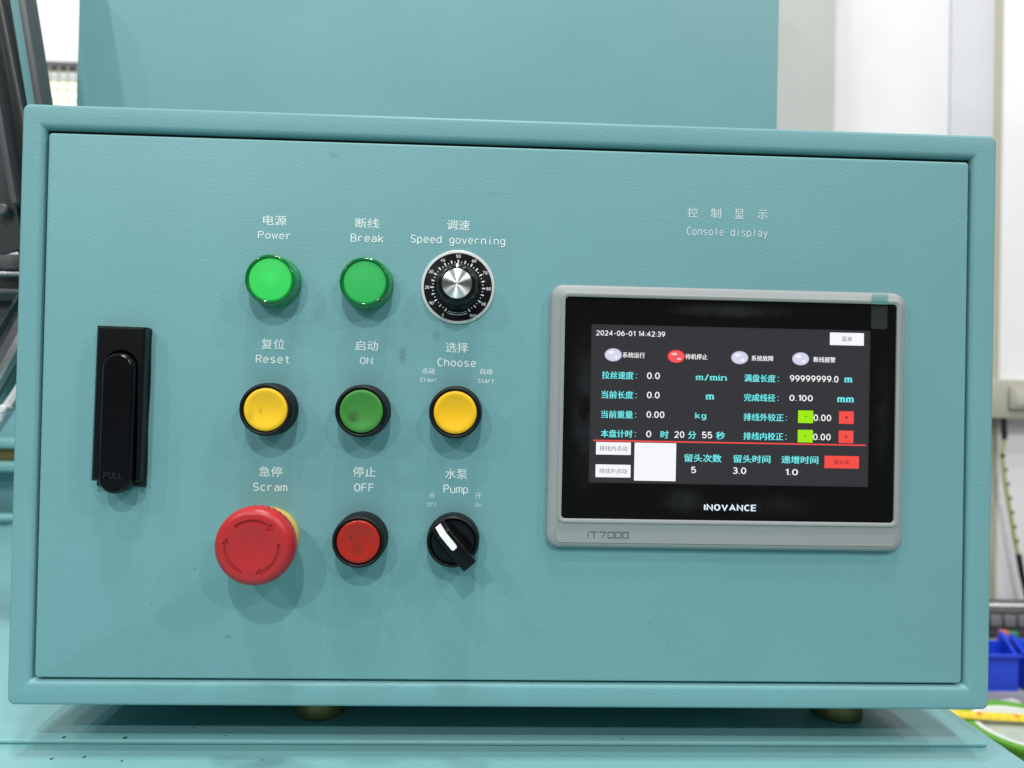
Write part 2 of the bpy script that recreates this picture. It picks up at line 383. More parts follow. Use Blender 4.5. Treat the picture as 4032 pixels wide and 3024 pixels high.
def run(s, bold=0.0, cell=None, serif=False):
    """a line of text; cell = monospaced advance"""
    if ord(s[0]) > 127: return glyphs(s, bold)
    V, F = [], []; pen = 0; w = .88 if bold < .015 else (1.15 if bold < .034 else 1.35); lay = 0
    for i, ch in enumerate(s):
        if ch == ' ': pen += 3.2; continue
        st_ = list(STROKES[ch]); xs = [q[0] for t in st_ for q in t]; x0, x1 = min(xs), max(xs)
        if serif and ch in SLABS:
            st_ += [[(x - 1.0, .25), (x + 1.0, .25)] for x in SLABS[ch]]; t = 6.75 if ch == 'k' else 4.75; st_.append([(-1.1, t), (0, t)])
        dx = i * 5.5 + 2.75 - (x0 + x1) / 2 if cell else pen
        for t in st_:
            vs, fs = ribbon(t, .55 if (serif and t[0][1] == t[-1][1] and len(t) == 2) else w); off = len(V)
            V += [(x + dx, y, lay) for x, y in vs]; F += [tuple(q + off for q in f) for f in fs]; lay += 1
        pen += x1 - x0 + w + (.8 if bold > .034 else (.9 if serif else 1.0))
    return V, F
def text_bm(items, y, m_serif=False):
    """items: (string, cx, cz, w, h, bold, cell) fitted to ink size w x h"""
    bm = bmesh.new()
    for s, cx, cz, w, h, bold, cell in items:
        vs, fs = run(s, bold, cell, m_serif); x0, x1, y0, y1 = ink(vs)
        kx = w / (x1 - x0); kz = (h / (y1 - y0)) if h else kx
        nl = sorted({v[2] for v in vs if len(v) > 2})
        nv = [bm.verts.new((cx + (v[0] - (x0 + x1) / 2) * kx, y - (LAYER * nl.index(v[2]) if nl else 0), cz + (v[1] - (y0 + y1) / 2) * kz)) for v in vs]
        for f in fs:
            try: bm.faces.new([nv[i] for i in f])
            except ValueError: pass
    return bm
def text_obj(name, items, y, m, parent, label=None, serif=False):
    bm = text_bm(items, y, serif)
    for f in bm.faces:
        f.normal_update()
        if f.normal.y > 0: f.normal_flip()
    me = bpy.data.meshes.new(name)
    for v in bm.verts: v.co *= U
    bm.to_mesh(me); bm.free(); me.materials.append(m)
    return obj(name, me, m, parent, label=label)

Cc = Vector((237.816, -388.291, 158.031))
def at(px, py, Y):
    """point on the depth plane Y seen at photo pixel (px, py): used once to read off real positions"""
    d = R @ Vector(((px - 2016) / 2800, 1, -(py - 1512) / 2800)); t = (Y - Cc.y) / d.y; q = Cc + t * d
    return (q.x, q.y, q.z)

# ================================================================ setting: machine bed, room behind
ZB = -42.0
bed = thing('machine_bed', 'pale teal painted machine table that the control cabinet stands on', 'machine table', (250, 20, ZB))
obj('tabletop', box(-700, -700, ZB - 23, 545, 700, ZB - 3, 1.2), M_bed, bed)
# the raised plate with its rolled front edge
obj('mounting_plate', box(-420, 19, ZB - 3, 534.5, 660, ZB, 1.3, 3), M_bed, bed)
M_chip = mat('bare_paint_chip', (0.015, 0.02, 0.02), 0.7)
def chips(spots):
    bm = bmesh.new()
    for x, y, z, r in spots:
        vs = [bm.verts.new((x + r * (1 + .6 * random.random()) * math.cos(a), y + 1.6 * r * (.5 + random.random()) * math.sin(a), z)) for a in [i * PI / 3.5 for i in range(7)]]
        bm.faces.new(vs)
    return bm
for x, y, z, r in ((4, 21.5, ZB + .08, .9), (38, 21, ZB + .08, .9), (8, 4, ZB - 2.9, .7), (24, 6, ZB - 2.9, .6), (46, 2, ZB - 2.9, .5), (71, 33, ZB + .08, .5), (93, 24, ZB + .08, .4), (320, 22, ZB + .08, .4), (120, 3, ZB - 2.9, .4)):
    obj('paint_chip', chips([(x, y, z, r)]), M_chip, bed, smooth=0)

floor = tag(obj('floor', box(-3000, -3000, -900, 3500, 4000, -880), mat('grey_floor', (0.22, 0.22, 0.21), 0.6, var=.1)), kind='structure')

# machine housing behind
hs_ = thing('machine_housing', 'tall plain teal sheet metal housing standing behind the control cabinet', 'machine housing', (190, 165, ZB))
obj('front_panel', box(-80, 163, ZB, 462, 560, 900, 1.5), M_teal, hs_)

# wall on the right: white insulated panels
M_wall = mat('white_wall_panel', (0.83, 0.83, 0.85), 0.5, var=.015)
M_wallg = mat('greyish_wall_panel', (0.66, 0.67, 0.70), 0.5, var=.015)
M_seam = mat('yellowed_sealant', (0.58, 0.56, 0.46), 0.7)
wall = tag(link(bpy.data.objects.new('wall', None), None, (1000, 900, 0)), kind='structure')
YW = 900
for x0, x1, mm in ((-1500, -120, M_wall), (-118, 300, M_wall), (302, 862, M_wall), (864, 1084, M_wall), (1086.5, 1168, M_wallg), (1188, 1900, M_wall)):
    obj('wall_panel', box(x0, YW, -900, x1, YW + 50, 2200, 1.5), mm, wall)
for x in (1171, 1178, 1185.5):
    obj('seam_cover', box(x - 2.4, YW + 2, -900, x + 2.4, YW + 40, 2200, 1), M_seam, wall)
obj('stain', prism(rrect(958, 300, 1010, 322, 8), YW - .2, YW - .5), mat('yellow_stain', (0.72, 0.70, 0.58), .7), wall)
col_ = tag(obj('column', box(640, 640, -900, 741, 760, 2200, 2), mat('off_white_column', (0.56, 0.575, 0.55), 0.55, var=.02)), kind='structure')

# wall trunking with a socket and its cable
M_tan = mat('beige_grey_plastic', (0.42, 0.41, 0.34), 0.5)
tk = thing('cable_trunking', 'beige grey cable trunking box screwed to the white wall', 'trunking', (1220, 880, 140))
obj('cover', box(1135, 862, 108, 1800, YW, 178, 2), M_tan, tk)
obj('face_plate', box(1176, 855, 125, 1330, 862, 165, 2), M_tan, tk)
obj('inner_plate', box(1184, 853, 132, 1320, 856, 158, 1), mat('light_beige_plastic', (.5, .5, .43), .5), tk)
cb = thing('wall_cable', 'thin yellow green cable hanging down the white wall from the trunking', 'cable', (1180, 880, 108))
pts = [(1176, 875, 110), (1177, 872, 80), (1174, 872, 40), (1180, 872, -10), (1190, 872, -60), (1199, 872, -110), (1206, 872, -140)]
obj('green_sleeve', tube(pts, 3.4), mat('yellow_green_sleeve', (.40, .42, .16), .6), cb)
obj('black_end', tube([(1206, 871, -138), (1212, 871, -170), (1225, 871, -220)], 5), M_blackmatt, cb)
obj('black_end', tube([(1176, 873, 112), (1177, 871, 70)], 5), M_blackmatt, cb)
for k in range(7):
    p = Vector(pts[2]).lerp(Vector(pts[-1]), k / 7)
    obj('band', tube([(p.x + (k % 2) * .3, p.y, p.z + 2.5), (p.x + .8, p.y, p.z - 2.5)], 4.2), M_blackmatt, cb)

# bench on the right with bins, tub and tape
bench = thing('workbench', 'grey cluttered workbench below the white wall, right of the cabinet', 'workbench', (1100, 600, -250))
obj('worktop', box(548, -200, -275, 1900, YW - 2, -250, 2), mat('grey_worktop', (0.30, 0.29, 0.28), 0.5, bump=(60, .4, .002), var=.3), bench)
rl = thing('wall_rail', 'silver tube rail in front of a dark slotted tray above the workbench', 'rail', (1200, 860, -240))
obj('tube_rail', tube([(1050, 845, -223), (1900, 845, -228)], 6.5, 16), mat('brushed_steel', (.6, .6, .6), .3, metal=.8), rl)
M_slot = mat('dark_tray_metal', (.06, .06, .065), .5)
obj('rail_backing', box(1050, 872, -249.5, 1900, 880, -222), M_slot, rl)
tray = thing('slotted_tray', 'row of dark grey square compartments under the silver rail', 'tray', (1200, 780, -250))
obj('tray_base', box(1050, 770, -249.5, 1900, 800, -210), M_slot, tray)
for k in range(9):
    obj('compartment', box(1053 + k * 24, 762, -232, 1073 + k * 24, 769.8, -214, 2), mat('grey_key', (.16, .16, .17), .45) if k == 0 else bpy.data.materials['grey_key'], tray)
M_blue = mat('blue_plastic', (0.012, 0.055, 0.62), 0.35, spec=.5)
def bin_(x0, y0, z0, x1, y1, h, label):
    t = thing('storage_bin', label, 'bin', ((x0 + x1) / 2, (y0 + y1) / 2, z0), 'blue plastic storage bins on the workbench')
    obj('bottom', box(x0, y0, z0, x1, y1, z0 + 4), M_blue, t)
    obj('front_wall', box(x0, y0, z0 + 4, x1, y0 + 4, z0 + h * .86, 1), M_blue, t)
    obj('back_wall', box(x0, y1 - 4, z0 + 4, x1, y1, z0 + h, 1), M_blue, t)
    for xx in (x0, x1 - 4):
        obj('side_wall', prism([(y0 + 4.1, z0 + 4), (y1 - 4.1, z0 + 4), (y1 - 4.1, z0 + h * 1.18), (y0 + 4.1, z0 + h * .86)], 0, 4), M_blue, t)
        o = COL.objects[-1]; me = o.data
        for v in me.vertices: v.co = Vector((xx * U + v.co.y, v.co.x, v.co.z))
    obj('front_lip', box(x0 - 3, y0 - 5, z0 + h * .80, x1 + 3, y0 - .2, z0 + h * .88, 1.5), M_blue, t)
    return t
xb_ = at(4011, 2650, 560)[0]
bin_(xb_ - 150, 560, -250, xb_, 594, 58, 'royal blue open bin, front one at the cabinet edge on the workbench')
bin_(xb_ + 9, 558, -250, xb_ + 130, 594, 58, 'royal blue bin touching the right side of the front bin')
tb = bin_(at(3925, 2650, 640)[0], 612, -252, at(3925, 2650, 640)[0] + 150, 650, 38, 'wider blue bin standing behind the other two bins')
tb.rotation_euler = (0, 0.16, 0)
for nm, px, py, c, l in (('pipe_fitting', 3952, 2500, (.60, .16, .05), 'small orange fitting standing just behind the blue bins'), ('cable_plug', 3990, 2506, (.03, .22, .10), 'small dark green plug standing behind the blue bins')):
    q = at(px, py, 700)
    bm = zlathe([(0, -240 - q[2]), (11, -240 - q[2]), (11, -14), (7, -10), (7, 6), (0, 7)], 20)
    tag(obj(nm, bm, mat(nm + '_plastic', c, .45), None, q), l, nm.replace('_', ' '))
# white sheets and scrap between bin and tub
M_paper = mat('crumpled_white_film', (.62, .60, .58), .5, bump=(80, .6, .002))
for i, (x, y, w, d, a) in enumerate(((at(3955, 2765, 520)[0], 520, 46, 12, .3), (at(4015, 2775, 478)[0], 478, 60, 30, -.5))):
    bm = box(-w / 2, -d / 2, 0, w / 2, d / 2, 1.5, .4)
    bmesh.ops.rotate(bm, verts=bm.verts, matrix=Matrix.Rotation(a, 3, 'Z')); bmesh.ops.translate(bm, verts=bm.verts, vec=(0, 0, .2))
    tag(obj('paper_scrap', bm, M_paper, None, (x, y, -249 + i * .8)), ['long off white scrap lying in front of the blue bins', 'wide grey white scrap lying behind the green tub'][i], 'scrap')
TX = at(3822, 2880, 372)[0] + 68
tub = thing('green_tub', 'round green tub with white inside rim on the workbench', 'tub', (TX, 372, -250))
M_green = mat('lime_green_plastic', (0.10, 0.33, 0.02), 0.35)
obj('outer_wall', zlathe([(0, 0), (58, 0), (63, 36), (68, 38), (68, 42), (57, 42), (55, 36)]), M_green, tub, (TX, 372, -250))
obj('white_rim', zlathe([(54.8, 34), (56.5, 40.5), (50, 41), (49, 34)]), mat('white_rim_plastic', (.75, .76, .74), .4), tub, (TX, 372, -250))
obj('clear_lid', zlathe([(49.5, 36), (20, 37.5), (0, 38)]), mat('milky_film', (.44, .50, .44), .3, bump=(60, .7, .003), var=.25), tub, (TX, 372, -250))
tp = thing('tape_measure_blade', 'yellow tape measure blade with red and black marks lying across the green tub', 'tape measure', (800, 400, -207))
M_yt = mat('yellow_tape', (.85, .62, .02), .4); M_red = mat('red_ink', (.7, .08, .02), .5); M_ink = mat('black_ink', (.12, .09, .01), .5)
def tape_local(x0, x1, y0, y1, z0, z1):
    bm = box(x0, y0, z0, x1, y1, z1)
    bmesh.ops.rotate(bm, verts=bm.verts, matrix=Matrix.Rotation(-.13, 3, 'Z'))
    return bm
obj('blade', tape_local(0, 240, -10, 10, -.4, 0), M_yt, tp, (TX - 82, 400, -206))
for k in range(48):
    obj('tick', tape_local(3 + k * 5, 4.2 + k * 5, -9.6, -9.6 + (8 if k % 2 else 5), .02, .1), M_ink, tp, (TX - 82, 400, -206), smooth=0)
for k in (7, 15, 23, 31):
    obj('red_numeral', tape_local(5 + k * 5, 10 + k * 5, 1, 8, .02, .12), M_red, tp, (TX - 82, 400, -206), smooth=0)

# ================================================================ things behind on the left
M_dk = mat('dark_grey_steel', (0.055, 0.055, 0.055), 0.42, spec=.4, var=.12)
M_dk2 = mat('darker_grey_steel', (0.030, 0.031, 0.032), 0.5, var=.12)
M_grey = mat('mid_grey_steel', (0.095, 0.095, 0.10), 0.4, spec=.5, var=.1)
M_sil = mat('bright_steel', (.55, .55, .55), .3, metal=.8, var=.06)
gf = thing('inclined_guard_frame', 'dark grey inclined steel guard frame with a teal strip, left behind the cabinet', 'guard frame', (-60, 130, ZB))
def leaning(name, top, bot, w, Y, t, m, ext=1.0, parent=gf, bevel=1.0, lo=0.35):
    a, b_ = Vector(at(*bot, Y)), Vector(at(*top, Y)); d = b_ - a
    return obj(name, bar(a - d * lo, b_ + d * ext, w, t, bevel), m, parent)
leaning('outer_tube', (108, 0), (173, 404), 5.6, 128, 16, M_grey, bevel=1.8, lo=.3)
leaning('teal_strip', (80, 0), (146, 404), 9.5, 136, 10, M_teal, lo=.3)
leaning('dark_panel', (38, 0), (116, 404), 12.5, 150, 10, M_dk, lo=1.6)
leaning('edge_lip', (12, 0), (92, 404), 1.1, 140, 8, M_grey, bevel=.3, lo=1.6)
leaning('back_panel', (-60, 0), (30, 404), 30, 170, 8, M_dk2, lo=1.9)
leaning('lower_rail', (-60, 0), (32, 540), 4.5, 150, 14, M_grey, lo=.5)
leaning('lower_panel', (-120, 200), (25, 860), 21, 158, 6, M_dk, lo=.2)
bx = at(14, 826, 150)
obj('bolt_head', lathe([(4.2, 6), (4.2, -2), (3.2, -3.2), (0, -3.2)], 12), M_grey, gf, bx)
# chute under it: rails and slanted channel
ch = thing('slanted_chute', 'silver and grey slanted metal chute with a white tube, left of the cabinet', 'chute', (-70, 230, 60))
def slab(p0, p1, w, Y, t, m, name, bevel=.8, ext=.6):
    a, b_ = Vector(at(*p0, Y)), Vector(at(*p1, Y)); d = b_ - a
    return obj(name, bar(a - d * ext, b_ + d * ext, w, t, bevel), m, ch)
slab((0, 1080), (70, 1081), 2.6, 176, 10, M_sil, 'bright_rail', ext=1)
slab((0, 1030), (70, 1032), 12, 196, 6, M_grey, 'upper_plate', ext=1)
slab((0, 1148), (70, 1150), 3.2, 180, 10, M_grey, 'grey_rail', ext=1)
slab((0, 1115), (70, 1115), 30, 212, 6, M_dk2, 'dark_back', ext=1)
slab((0, 1310), (75, 1190), 28, 220, 8, M_dk, 'dark_channel')
slab((0, 1300), (75, 1180), 2.0, 205, 8, M_grey, 'channel_lip', .4)
slab((0, 1470), (75, 1330), 13, 200, 10, M_grey, 'channel_side')
slab((0, 1490), (75, 1355), 6, 190, 8, M_sil, 'silver_edge')
slab((0, 1575), (75, 1430), 12, 215, 6, M_teal, 'teal_channel')
slab((0, 1655), (75, 1545), 8, 186, 10, mat('white_tube', (.62, .62, .64), .35), 'white_tube', 3)
obj('bolt_head', lathe([(3.4, 6), (3.4, -3), (2.4, -4), (0, -4)], 12), mat('white_bolt', (.7, .7, .7), .4), ch, at(18, 1610, 178))
# teal machine body lower left
lb = thing('rear_machine_body', 'teal machine body with ledges seen low at the left behind the cabinet', 'machine body', (-200, 640, ZB))
obj('body_panel', box(-760, 662, ZB - 3, -95, 700, 150, 2), M_teal, lb)
obj('upper_ledge', box(-760, 630, 62, -95, 661, 76, 4), M_bed, lb)
obj('brass_strip', box(-760, 640, 46, -95, 661, 61, 1), mat('dull_brass', (.22, .18, .06), .4, metal=.5), lb)
obj('lower_ledge', box(-760, 625, 30, -95, 661, 44, 4), M_bed, lb)
obj('base_tube', tube([(-760, 632, ZB + 7), (-95, 632, ZB + 7)], 6.5, 16), M_bed, lb)
bl = tag(obj('steel_blade', prism([(-60, -6), (48, 22), (48, 26), (-60, 0)], 0, 3), M_grey, None, (-140, 330, ZB + 1)), 'thin dark steel strip lying on the machine table left of the cabinet', 'steel strip')
for v in bl.data.vertices: v.co = Vector((v.co.x, v.co.z, v.co.y))
# bright window with mesh far left
wn = thing('mesh_window', 'bright yellowish window behind a wire mesh, far behind at the upper left', 'window', (-400, 890, 300))
xa, _, za = at(150, 270, 880); xb, _, zb2 = at(330, 480, 880)
obj('pane', box(xa - 90, 888, zb2 - 150, xb + 60, 892, za), mat('lit_window', (.8, .8, .7), .4, emit=(1, .97, .78), es=.9), wn)
obj('head_rail', box(xa - 90, 868, za - 2, xb + 60, 890, za + 9, 1.5), M_grey, wn)
obj('white_rail', box(xa - 90, 870, za - 20, xb + 60, 886, za - 8, 1), M_wall, wn)
M_wire = mat('galvanised_wire', (.42, .42, .38), .5)
for k in range(12):
    x = xa - 80 + k * 15.5; obj('mesh_wire', tube([(x, 866, zb2 - 140), (x, 866, za)], .9, 6), M_wire, wn)
for k in range(10):
    z = za - 12 - k * 15.5; obj('mesh_wire', tube([(xa - 90, 864, z), (xb + 60, 864, z)], .9, 6), M_wire, wn)

# ================================================================ the control cabinet
CB = thing('control_cabinet', 'teal painted steel control cabinet with buttons, selector knobs and a touch screen on its door', 'control cabinet', (253, 70, ZB))
X0, Z0, X1, Z1 = -14.3, -14.8, 521.0, 306.6
def ring_loop(i, r): return rrect(X0 + i, Z0 + i, X1 - i, Z1 - i, r, 6)
loops = []
loops.append((ring_loop(0, 4), 148))
loops.append((ring_loop(0, 4), 3.0))
for k in range(1, 7):
    a = PI / 2 * k / 6; loops.append((ring_loop(1.9 * (1 - math.cos(a)), 4.0 - .9 * k / 6), 1.9 - 1.9 * math.sin(a)))
# inner opening, not the same margin on every side
ox0, oz0, ox1, oz1 = -2.1, -1.2, 507.1, 293.4
def open_loop(e, r): return rrect(ox0 - e, oz0 - e, ox1 + e, oz1 + e, r, 6)
rb = 3.2
for k in range(0, 7):
    a = PI / 2 * k / 6; loops.append((open_loop(rb * (1 - math.sin(a)), 0.4 + .9 * (1 - k / 6)), rb - rb * math.cos(a)))
loops.append((open_loop(0, .4), 60)); loops.append((rrect(8, 8, 497, 283, .4, 6), 60))
obj('housing', loft(loops, cap_first=True), M_teal, CB)
# corner weld creases
for cx, cz, sx_, sz_ in ((ox0, oz1, -1, 1), (ox1, oz1, 1, 1), (ox1, oz0, 1, -1), (ox0, oz0, -1, -1)):
    bm = tube([(cx - sx_ * .2, 3.6, cz - sz_ * .2), (cx + sx_ * 1.2, 1.3, cz + sz_ * 1.2), (cx + sx_ * 2.6, .55, cz + sz_ * 2.4)], .45, 8)
    obj('weld_bead', bm, M_teal, CB)
obj('hinge_scrap', tube([(499, 6, -.6), (502, 5.5, -.1), (505.5, 5, .2)], .8, 6), M_blackmatt, CB)
# black strip added round the door, stands for the deep shade in the gap
obj('gap_shade_strip', loft([(open_loop(-.02, .4), 7.0), (open_loop(-.02, .4), 4.0), (rrect(.02, .02, 504.78, 291.08, 2.0, 6), 4.0), (rrect(.02, .02, 504.78, 291.08, 2.0, 6), 7.0)]), M_blackmatt, CB)
# feet
M_foot = mat('brass_foot', (.28, .24, .10), .3, metal=.55)
for x in (139, 463):
    bm = zlathe([(0, 0), (14.6, 0), (15.2, .8), (15.2, 26.9), (0, 26.9)])
    obj('foot', bm, M_foot, CB, (x, 57, ZB + .1))
# door
dl = [(rrect(0, 0, 504.8, 291.1, 2.0, 6), 20)]
for k in range(0, 6):
    a = PI / 2 * k / 5; i = 1.0 * (1 - math.cos(a)); dl.append((rrect(i, i, 504.8 - i, 291.1 - i, 2.0 - .6 * k / 5, 6), 1.0 - 1.0 * math.sin(a)))
door = obj('door', loft(dl, True, True), M_door, CB)

# printed captions on the door (white stencil lettering)
YT = -0.10
CL = 0.62
def caption(cx, cn, cnz, cnw, en, enz, enw, enh=4.5, m=M_white_print, cnh=5.5, cb=0.007):
    its = [(cn, cx, cnz, cnw, cnh, cb, None), (en, cx, enz, enw, enh, 0.012, CL)]
    return text_obj('caption', its, YT, m, door)
caption(121.0, '电源', 247.4, 12.6, 'Power', 239.2, 17.7)
caption(170.8, '断线', 247.3, 12.8, 'Break', 239.2, 17.8)
caption(220.1, '调速', 247.7, 12.4, 'Speed governing', 239.0, 51.5, 5.7)
caption(121.6, '复位', 180.5, 12.6, 'Reset', 172.3, 18.1)
caption(171.8, '启动', 180.7, 12.3, 'ON', 172.5, 7.0)
caption(220.8, '选择', 180.8, 12.2, 'Choose', 172.6, 21.0)
caption(205.5, '点动', 167.7, 7.0, 'Crawl', 162.8, 8.6, 2.5, cnh=3.2)
caption(236.8, '启动', 168.0, 7.0, 'Start', 163.0, 8.6, 2.5, cnh=3.2)
caption(121.9, '急停', 111.6, 12.6, 'Scram', 103.3, 18.3, 4.5)
caption(172.1, '停止', 112.3, 12.3, 'OFF', 103.8, 10.6)
caption(221.8, '水泵', 112.0, 12.0, 'Pump', 103.3, 13.4, 5.6)
caption(208.8, '关', 100.1, 3.3, 'Off', 95.2, 5.1, 2.4, M_pale_print, 3.2)
caption(234.0, '开', 100.3, 3.4, 'On', 95.4, 3.3, 2.4, M_pale_print, 3.2)
its = [(c, 346.1 + 2.9 + k * 13.05, 258.3 - .0 * k, 5.7, 5.4, 0.012, None) for k, c in enumerate('控制显示')]
its.append(('Console display', 368.5, 247.5, 45.1, 5.7, .012, CL))
text_obj('caption', its, YT, M_pale_print, door)

# ---- illuminated lamps
def pilot(x, z, m, label):
    p = obj('indicator_lamp', lathe([(14.1, 0), (14.1, -1.6), (13.7, -2.3), (13.2, -2.6), (13.2, -2.9), (13.6, -3.2), (13.5, -9.0), (13.0, -10.2)]), M_lens_side, CB, (x, 0, z), label=label)
    obj('lens_rim', lathe([(13.0, -10.2), (12.5, -10.9), (12.0, -11.1), (11.5, -10.8), (11.2, -9.9), (11.0, -8.6)]), M_lens_ring, p, (x, 0, z))
    obj('lens', lathe([(11.3, -8.0), (11.2, -9.6), (10.9, -9.9), (6, -10.2), (0, -10.3)]), m, p, (x, 0, z))
    return p
pilot(122.2, 214.0, M_lit, 'brightly lit green lamp under the word Power')
pilot(171.7, 213.9, M_dim, 'dimmer green lamp under the word Break')
# ---- push buttons
def button(x, z, m, label, dy=0):
    p = obj('push_button', lathe([(14.0, 0), (14.1, -1.2), (13.9, -3.0), (13.5, -3.3), (13.5, -4.2), (13.9, -4.6), (14.0, -7.5), (13.7, -8.0), (13.7, -8.5), (13.9, -9.0), (13.9, -11.2), (13.4, -12.4), (12.6, -12.8), (12.1, -12.5), (11.9, -11.5), (11.9, -6)]), M_black, CB, (x, 0, z), label=label)
    obj('button_cap', lathe([(11.5, -6), (11.5, -11.4), (11.2, -12.2), (10.6, -12.6), (9.5, -12.6), (8, -12.3), (5, -11.7), (0, -11.4)], 128), m, p, (x, 0, z))
    return p
button(122.1, 145.4, M_cap_reset, 'yellow push button under Reset with two faint scuffs')
button(171.8, 145.5, M_cap_on, 'green push button under ON with a dark finger smudge')
button(221.1, 145.8, M_cap_choose, 'clean yellow push button under Choose')
button(171.8, 77.0, M_cap_off, 'red push button under OFF with a small dark spot')
# ---- emergency stop
x, z = 122.0, 76.8
es = obj('emergency_stop', lathe([(16.0, 0), (16.1, -1.0), (15.6, -6.0), (15.0, -7), (11.5, -7.2), (11.5, -16)]), M_yellow_ring, CB, (x, 0, z), label='large red mushroom emergency stop under Scram with yellow collar')
NN = 320
def notch(k, a):
    if k in (4, 5):
        return -0.75 if (a * 36 / (2 * PI)) % 1 < 0.42 else 0
    return 0
prof = [(0, -13), (12, -13.5), (17, -15), (19.2, -17), (19.95, -19), (20.1, -22.3), (20.0, -23.2), (19.6, -25.2), (18.9, -26.6), (18.0, -27.5), (16.9, -28.1), (15.8, -28.3), (11.3, -28.3), (9, -28.1), (5, -27.7), (0, -27.5)]
head = lathe(prof, NN, notch)
hm = to_mesh('mushroom_head', head, M_estop, 40)
def arrow(a0, a1):
    """clockwise engraved arrow from angle a0 to a1 (degrees)"""
    a0, a1 = math.radians(a0), math.radians(a1); hd = math.radians(15); rm = 13.2
    n = 14; O, I = [], []
    for k in range(n + 1):
        a = a0 + (a1 + hd - a0) * k / n
        O.append(((rm + .85) * math.cos(a), (rm + .85) * math.sin(a))); I.append(((rm - .85) * math.cos(a), (rm - .85) * math.sin(a)))
    ah = a1 + hd
    H = [((rm + 2.2) * math.cos(ah), (rm + 2.2) * math.sin(ah)), (rm * math.cos(a1), rm * math.sin(a1)), ((rm - 2.2) * math.cos(ah), (rm - 2.2) * math.sin(ah))]
    return O + H + I[::-1]
ho = bpy.data.objects.new('head_cut', hm); COL.objects.link(ho)
for a0, a1 in ((131, 37), (8, -82), (-112, -201)):
    cm = to_mesh('cutter', prism(arrow(a0, a1), -27.5, -30), M_estop, 0)
    co = bpy.data.objects.new('cutter', cm); COL.objects.link(co)
    mod = ho.modifiers.new('b', 'BOOLEAN'); mod.object = co; mod.operation = 'DIFFERENCE'; mod.solver = 'EXACT'
dg = bpy.context.evaluated_depsgraph_get(); dg.update()
hm2 = bpy.data.meshes.new_from_object(ho.evaluated_get(dg))
for o in [o for o in COL.objects if o.name.startswith('cutter')] + [ho]: bpy.data.objects.remove(o)
bm = bmesh.new(); bm.from_mesh(hm2)
for f in bm.faces: f.smooth = True
for e in bm.edges: e.smooth = not (len(e.link_faces) == 2 and e.calc_face_angle(0) > math.radians(38))
bm.to_mesh(hm2); bm.free(); hm2.materials.clear(); hm2.materials.append(M_estop)
obj('mushroom_head', hm2, M_estop, es, (x, 0, z))

# ---- speed dial
x, z = 220.6, 213.7
dp = obj('speed_dial', lathe([(20.05, 0), (20.05, -.7), (19.8, -.9), (18.55, -.95), (18.5, -.9)], 128), M_ring, CB, (x, 0, z), label='round black dial with a 0 to 100 scale and fluted knob under Speed governing')
obj('dial_face', lathe([(18.6, -.5), (18.55, -1.0), (0, -1.0)], 128), M_dial, dp, (x, 0, z))
def deg(v): return math.radians(90 - (v - 50) * 3.0)    # 0..100 over 300 degrees
bm = bmesh.new()
def radial(a, r0, r1, w):
    d = Vector((math.cos(a), 0, math.sin(a))); n_ = Vector((-d.z, 0, d.x)) * w / 2
    bm.faces.new([bm.verts.new(d * r + s * n_ + Vector((0, -1.06, 0))) for r, s in ((r0, -1), (r1, -1), (r1, 1), (r0, 1))])
def ang(v): return math.radians(270 - 27 - v * 3.06)
for k in range(41):
    v = k * 2.5; a = ang(v)
    if k % 4 == 0: radial(a, 13.2, 14.9, .75)
    elif k % 2 == 0: radial(a, 13.2, 14.8, .7)
    else: radial(a, 13.3, 13.9, .5)
for r0, w in ((14.0, .22), (15.0, .30)):
    for k in range(12):
        a = math.radians(270 - 21 + 42 * k / 12); b2 = math.radians(270 - 21 + 42 * (k + 1) / 12)
        bm.faces.new([bm.verts.new((r * math.cos(t), -1.06, r * math.sin(t))) for r, t in ((r0, a), (r0 + w, a), (r0 + w, b2), (r0, b2))])
obj('scale_marks', bm, M_marks, dp, (x, 0, z), smooth=0)
for v in range(0, 101, 10):
    a = ang(v); rr = 16.75 if 0 < v < 100 else 17.2
    px, pz = x + rr * math.cos(a), z + rr * math.sin(a)
    if v == 100: px += .6
    w = {1: 1.0, 2: 2.45, 3: 3.6}[len(str(v))]
    o = text_obj('scale_number', [(str(v), px, pz, w, 1.75, 0.02, None)], -1.08, M_marks, dp)
def flute(k, a):
    if k in (3, 4, 5, 6): return -0.5 * (0.5 + 0.5 * math.cos(10 * a)) ** 2
    return 0
kn = obj('knob_body', lathe([(12.9, -1.0), (13.0, -2.0), (12.2, -3.6), (11.6, -4.2), (11.2, -8), (10.7, -12.5), (9.8, -13.8), (8.6, -14.2), (8.0, -14.2), (7.9, -13.9)], 192, flute), M_blackgloss, dp, (x, 0, z))
obj('knob_insert', lathe([(7.9, -13.6), (7.85, -14.3), (7.5, -14.5), (0.01, -14.35), (0, -14.35)], 128), M_turned, dp, (x, 0, z))
bm = bmesh.new()
prof = [(8.4, -14.35), (9.8, -13.95), (10.8, -12.7), (11.35, -8), (12.0, -4.1)]
for w0, s in ((.5, 1),):
    A = [bm.verts.new((-w0, y, r)) for r, y in prof]; B = [bm.verts.new((w0, y, r)) for r, y in prof]
    for i in range(len(prof) - 1): bm.faces.new((A[i], B[i], B[i + 1], A[i + 1]))
obj('pointer_line', bm, M_marks, dp, (x, 0, z), smooth=60)

